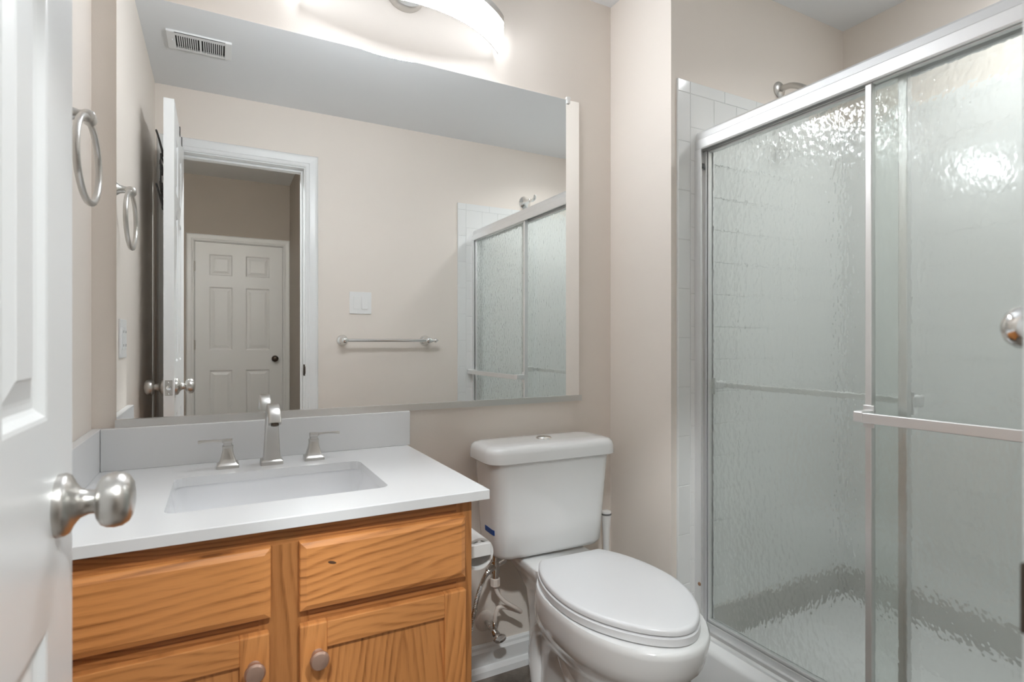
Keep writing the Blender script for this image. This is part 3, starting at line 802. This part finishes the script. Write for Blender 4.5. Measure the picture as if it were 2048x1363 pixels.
# ------------------------------------------------------------------ toilet plumbing
t = thing('supply_valve', 'chrome shut-off valve with an off-white supply hose on the wall left of the toilet', 'valve', (0.752, YB, H-0.905))
ez = H-0.902; ex = 0.764
bm = lathe(B(), (ex, YB, ez), (0, -1, 0), [(0, 0.033), (0.003, 0.033), (0.009, 0.026), (0.012, 0.012), (0.012, 0)], 28)
obj('escutcheon', bm, M['hose'], t, autosmooth=40)
bm = B(); tube(bm, [(ex, YB-0.010, ez), (ex, YB-0.055, ez-0.004)], 0.0075); tube(bm, [(ex, YB-0.048, ez-0.003), (ex+0.001, YB-0.085, ez-0.008)], 0.0115); tube(bm, [(ex+0.002, YB-0.066, ez-0.004), (ex+0.003, YB-0.066, ez+0.026)], 0.0075)
obj('valve_body', bm, M['chrome'], t, smooth=True)
bm = B(); lathe(bm, (ex+0.001, YB-0.085, ez-0.008), (0.05, -1, -0.12), [(0, 0.006), (0.012, 0.006), (0.013, 0.015), (0.018, 0.017), (0.024, 0.015), (0.026, 0.004), (0.026, 0)], 22)
for v in bm.verts: v.co.x = ex+0.001+(v.co.x-ex-0.001)*1.35; v.co.z = ez-0.010+(v.co.z-ez+0.010)*0.85
obj('valve_handle', bm, M['chrome'], t, autosmooth=50)
hx_, hy_ = 0.762, 1.545
ctrl = [(ex+0.003, YB-0.066, ez+0.020), (0.7739, 1.5600, H-0.8467), (0.7853, 1.5580, H-0.8342), (0.8163, 1.5560, H-0.8435), (0.8410, 1.5480, H-0.8537), (0.8493, 1.5400, H-0.8553), (0.8240, 1.5300, H-0.8327), (0.7907, 1.5340, H-0.8081), (0.7715, 1.5410, H-0.7849), (0.7647, 1.5450, H-0.7664), (hx_, hy_, H-0.757)]
bm = tube(B(), spline(ctrl, 6), 0.0066)
obj('supply_hose', bm, M['hose'], t, smooth=True)
bm = B(); lathe(bm, (hx_, hy_, H-0.764), (0, 0, 1), [(0, 0.006), (0.006, 0.006), (0.0065, 0.0085), (0.008, 0.0155), (0.030, 0.0155), (0.031, 0.010)], 8)
obj('hose_nut', bm, M['hose'], t)
bm = B(); lathe(bm, (hx_, hy_, H-0.734), (0, 0, 1), [(0, 0.011), (0.018, 0.011), (0.019, 0.0145), (0.056, 0.0145), (0.057, 0.010), (0.084, 0.010), (0.085, 0.0)], 16)
tube(bm, [(hx_, hy_, H-0.695), (hx_-0.020, hy_-0.008, H-0.697), (hx_-0.030, hy_-0.012, H-0.703)], 0.0115); tube(bm, [(hx_, hy_, H-0.690), (hx_+0.032, hy_-0.006, H-0.676)], 0.0125)
obj('tee_valve', bm, M['chrome'], t, autosmooth=50)
bm = tube(B(), spline([(hx_-0.026, hy_-0.011, H-0.700), (hx_-0.048, hy_-0.02, H-0.718), (hx_-0.074, hy_-0.03, H-0.765), (hx_-0.097, hy_-0.04, H-0.83), (hx_-0.125, hy_-0.05, H-0.91), (hx_-0.165, hy_-0.02, H-0.945), (hx_-0.200, YB-0.004, H-0.935)], 30),
         [0.0070+0.0010*(i % 2) for i in range(181)], 10)
obj('braided_hose', bm, M['chrome'], t)

# ------------------------------------------------------------------ toilet paper on the vanity's side
t = thing('toilet_paper_holder', 'white square-armed toilet paper holder on the side of the oak vanity', 'toilet paper holder', (0.469, 1.23, H-0.482))
bm = B(); box(bm, 0.4685, 0.476, 1.155, 1.315, H-0.515, H-0.449, 0.002)
obj('holder_plate', bm, M['plastic'], t)
obj('holder_arm', box(B(), 0.4755, 0.563, 1.163, 1.177, H-0.496, H-0.467, 0.0015), M['plastic'], t)
obj('holder_arm', box(B(), 0.4755, 0.563, 1.297, 1.309, H-0.496, H-0.467, 0.0015), M['plastic'], t)
obj('roller', lathe(B(), (0.541, 1.176, H-0.472), (0, 1, 0), [(0, 0.007), (0.1215, 0.007)], 14), M['plastic'], t)
t2 = thing('toilet_paper_roll', 'thin white toilet paper roll on the holder beside the oak vanity', 'toilet paper', (0.538, 1.236, H-0.522))
rx_, rzc = 0.5405, H-0.4963
prof = [(0.0395, 0.0395)]
def tubering(bm, r0, r1, y0, y1, n=40):
    rings = []
    for r, y in ((r0, y0), (r1, y0), (r1, y1), (r0, y1), (r0, y0)):
        rings.append([Vector((rx_+r*math.cos(2*PI*k/n), y, rzc+r*math.sin(2*PI*k/n))) for k in range(n)])
    loft(bm, rings, (False, False)); bmesh.ops.remove_doubles(bm, verts=bm.verts, dist=1e-5)
bm = B(); tubering(bm, 0.0315, 0.0375, 1.182, 1.288)
obj('paper', bm, M['paper'], t2, autosmooth=40)

# ------------------------------------------------------------------ toilet brush behind the toilet
t = thing('toilet_brush', 'white toilet brush handle with a grey collar between the tank and the wing wall', 'toilet brush', (1.193, 1.545, 0))
bm = lathe(B(), (1.193, 1.545, 0.0), (0, 0, 1), [(0, 0.045), (0.004, 0.047), (0.10, 0.050), (0.16, 0.046), (0.165, 0.020), (0.165, 0)], 24)
obj('brush_holder', bm, M['plastic'], t, autosmooth=40)
bm = lathe(B(), (1.193, 1.545, 0.160), (0, 0, 1), [(0, 0.010), (0.10, 0.0095), (0.20, 0.0105), (0.25, 0.0125), (0.29, 0.0155), (0.3125, 0.0172)], 20)
obj('handle', bm, M['plastic'], t, autosmooth=40)
bm = lathe(B(), (1.193, 1.545, 0.472), (0, 0, 1), [(0, 0.0182), (0.006, 0.0185), (0.0065, 0.0)], 20)
obj('collar', bm, M['rubber'], t, autosmooth=40)
bm = lathe(B(), (1.193, 1.545, 0.478), (0, 0, 1), [(0, 0.0175), (0.006, 0.0165), (0.009, 0.010), (0.010, 0.0)], 20)
obj('cap', bm, M['plastic'], t, autosmooth=40)

# ------------------------------------------------------------------ shower
ZTT = H+0.848                                # top of the tile
ZTB = 0.19
def tile_wall(name, f, u0, zb_, u1, first, bull=0.053, pitch=0.108, flip=False):
    """f(u, z, d) -> point; d = height off the wall. u0 = bullnose edge."""
    bm = B()
    def tile(ua, ub, za, zb2, g=0.0010, d0=0.0045, d1=0.008):
        P = lambda o, d: [f(ua+g+o, za+g+o, d), f(ub-g-o, za+g+o, d), f(ub-g-o, zb2-g-o, d), f(ua+g+o, zb2-g-o, d)]
        loft(bm, [P(0, d0), P(0, d1-0.0008), P(0.0008, d1)], (False, True))
    zrow0 = ZTT-0.040
    us = []; u = u0+bull
    while u < u1-0.004: us.append((u, min(u+pitch, u1))); u += pitch
    z = zrow0
    while z > zb_+0.004:
        za = max(z-pitch, zb_)
        for ua, ub in us: tile(ua, ub, za, z)
        z -= pitch
    u = u0+bull                                # bullnose cap row
    while u < u1-0.004:
        tile(u, min(u+0.159, u1), zrow0, ZTT); u += 0.159
    z = ZTT
    if bull > 0:
        tile(u0, u0+bull, zrow0, ZTT); z = zrow0
        while z > zb_+0.004:
            tile(u0, u0+bull, max(z-0.1585, zb_), z); z -= 0.1585
    nt = len(bm.faces)
    P = lambda d: [f(u0, zb_, d), f(u1, zb_, d), f(u1, ZTT, d), f(u0, ZTT, d)]
    loft(bm, [P(0.0), P(0.0065), ])
    bm.faces.ensure_lookup_table()
    for i in range(nt, len(bm.faces)): bm.faces[i].material_index = 1
    return struct(name, bm, [M['tile'], M['grout']])
tile_wall('wall_tile_end', lambda u, z, d: Vector((u, YW-d, z)), 1.299, ZTB, XR-0.008, 0)
tile_wall('wall_tile_right', lambda u, z, d: Vector((XR-d, u, z)), YF+0.0, ZTB, YW, 0, bull=0.0)
tile_wall('wall_tile_front', lambda u, z, d: Vector((u, YF+d, z)), 1.278, ZTB, XR-0.008, 0)
# tile returns beside the curb, down to the floor
t = thing('shower_pan', 'white shower base with a raised curb under the sliding glass doors', 'shower pan', (1.75, 0.72, 0))
CXO = 1.318
bm = B(); Y0_, Y1_ = YF+0.001, YW-0.001
extrude_y(bm, [(CXO, 0.0), (CXO, 0.118), (CXO+0.004, 0.128), (CXO+0.014, 0.135), (1.445, 0.137), (1.455, 0.130), (1.475, 0.088), (1.50, 0.080), (XR-0.012, 0.088), (XR-0.012, 0.0)], Y0_, Y1_)
obj('base', bm, M['pan'], t, autosmooth=40)
bm = B(); box(bm, XR-0.020, XR-0.001, Y0_, Y1_, 0.085, ZTB+0.004, 0.003); box(bm, 1.445, XR-0.018, Y1_-0.018, Y1_-0.0005, 0.078, ZTB+0.004, 0.003); box(bm, 1.445, XR-0.018, Y0_+0.0005, Y0_+0.018, 0.078, ZTB+0.004, 0.003)
obj('upstand', bm, M['panlip'], t)
bm = lathe(B(), (1.82, 0.72, 0.083), (0, 0, 1), [(0, 0.045), (0.003, 0.045), (0.0035, 0.0)], 24)
obj('drain', bm, M['chrome'], t)

# frame of the sliding doors
FX = 1.374
FY0, FY1 = YF+0.0085, YW-0.0085
t = thing('shower_door_frame', 'satin aluminium shower enclosure frame with a heavy header and bottom track on the curb', 'shower frame', (1.40, 0.72, 0.137))
hb = H+0.623
prof = [(FX, hb), (FX-0.002, hb+0.004), (FX-0.002, hb+0.032), (FX+0.002, hb+0.036), (FX+0.006, hb+0.056), (FX+0.012, hb+0.063), (FX+0.050, hb+0.066), (FX+0.064, hb+0.060), (FX+0.066, hb), (FX+0.060, hb), (FX+0.060, hb+0.03), (FX+0.036, hb+0.03), (FX+0.036, hb+0.004), (FX+0.031, hb+0.004), (FX+0.031, hb+0.03), (FX+0.005, hb+0.03), (FX+0.005, hb)]
obj('header', extrude_y(B(), prof, FY0, FY1), M['alu'], t)
zb_ = 0.1365
prof = [(FX-0.012, zb_-0.001), (FX-0.012, zb_+0.006), (FX-0.002, zb_+0.009), (FX, zb_+0.018), (FX+0.004, zb_+0.018), (FX+0.006, zb_+0.007), (FX+0.028, zb_+0.007), (FX+0.030, zb_+0.024), (FX+0.034, zb_+0.024), (FX+0.036, zb_+0.007), (FX+0.060, zb_+0.007), (FX+0.062, zb_+0.030), (FX+0.066, zb_+0.030), (FX+0.068, zb_-0.001)]
obj('bottom_track', extrude_y(B(), prof, FY0, FY1), M['alu'], t)
for y0, y1, nm in ((FY1-0.022, FY1, 'far'), (FY0, FY0+0.022, 'near')):
    s = 1 if nm == 'far' else -1
    yy = FY1 if nm == 'far' else FY0
    bm = B(); z0, z1 = zb_+0.008, hb+0.001
    pr = [(FX-0.003, yy), (FX+0.064, yy), (FX+0.064, yy-s*0.022), (FX+0.060, yy-s*0.022), (FX+0.060, yy-s*0.004), (FX+0.034, yy-s*0.004), (FX+0.034, yy-s*0.016), (FX+0.030, yy-s*0.016), (FX+0.030, yy-s*0.004), (FX+0.001, yy-s*0.004), (FX+0.001, yy-s*0.026), (FX-0.003, yy-s*0.026)]
    loft(bm, [[Vector((x, y, z0)) for x, y in pr], [Vector((x, y, z1)) for x, y in pr]])
    j = obj('wall_jamb', bm, M['alu'], t)
    if s == 1:
        bm = B()
        lathe(bm, (FX-0.003, yy-0.020, 0.292), (-1, 0, 0), [(0, 0.006), (0.002, 0.0055), (0.003, 0.0)], 12)
        obj('screw', bm, M['rust'], j)
        bm = B(); box(bm, FX+0.004, FX+0.022, yy-0.020, yy-0.0045, hb-0.055, hb-0.040, 0.003)
        obj('bumper', bm, M['rubber'], j)

def sliding_panel(label, xg, y0, y1, bar_side, bar, stile=(0.018, 0.018), bar_h=0.012):
    """framed glass panel in the plane x = xg"""
    t = thing('sliding_glass_panel', label, 'shower door', (xg, (y0+y1)/2, 0.16), group='sliding rain-glass shower panels')
    z0, z1 = 0.153, hb+0.026
    g = obj('glass_pane', box(B(), xg-0.0025, xg+0.0025, y0+0.006, y1-0.006, z0+0.006, z1-0.006), M['glass'], t)
    s0, s1 = stile
    obj('stile', box(B(), xg-0.010, xg+0.010, y0, y0+s0, z0, z1, 0.002), M['alu'], t)
    obj('stile', box(B(), xg-0.010, xg+0.010, y1-s1, y1, z0, z1, 0.002), M['alu'], t)
    obj('rail', box(B(), xg-0.009, xg+0.009, y0+s0, y1-s1, z0+0.001, z0+0.016, 0.002), M['alu'], t)
    obj('rail', box(B(), xg-0.009, xg+0.009, y0+s0, y1-s1, z1-0.028, z1-0.001, 0.002), M['alu'], t)
    bz, xb_ = bar
    s = bar_side
    b = obj('towel_rail', box(B(), xb_-0.005, xb_+0.005, y0+0.010, y1-0.020, bz-bar_h, bz+bar_h, 0.002), M['alu'] if s < 0 else M['plastic'], t)
    for yc in (y0+0.009, y1-0.010):
        bm = B(); box(bm, min(xg+s*0.010, xb_+s*0.004), max(xg+s*0.010, xb_+s*0.004), yc-0.012, yc+0.012, bz-0.012, bz+0.015, 0.004); box(bm, min(xg+s*0.0095, xg+s*0.013), max(xg+s*0.0095, xg+s*0.013), yc-0.013, yc+0.013, bz-0.028, bz+0.026, 0.0015)
        obj('rail_bracket', bm, M['alu'], b)
    return t
sliding_panel('outer rain-glass sliding shower panel nearest the camera, with a towel rail on its front', FX+0.0175, FY0+0.012, 0.779, -1, (H-0.176, FX-0.036), (0.018, 0.0155))
sliding_panel('inner rain-glass sliding shower panel beside the toilet, behind the other panel', FX+0.0475, 0.700, FY1-0.009, 1, (H-0.140, FX+0.103), (0.020, 0.010), 0.008)

t = thing('overhead_shower', 'brushed nickel shower arm and flange on the beige wall above the tile, over the header', 'shower head', (1.800, YW, H+0.919))
bm = lathe(B(), (1.800, YW, H+0.919), (0, -1, 0), [(0, 0.029), (0.004, 0.029), (0.009, 0.023), (0.012, 0.013), (0.012, 0)], 28)
obj('flange', bm, M['nickel'], t, autosmooth=40)
bm = tube(B(), spline([(1.800, YW-0.008, H+0.919), (1.800, YW-0.05, H+0.915), (1.800, YW-0.10, H+0.885), (1.800, YW-0.145, H+0.835)], 8), 0.0105)
obj('bent_arm', bm, M['nickel'], t, smooth=True)
bm = lathe(B(), (1.800, YW-0.143, H+0.838), (0, -0.65, -0.75), [(0, 0.012), (0.012, 0.014), (0.020, 0.013), (0.045, 0.034), (0.052, 0.036), (0.055, 0.033), (0.055, 0)], 28)
obj('spray_face', bm, M['nickel'], t, autosmooth=40)
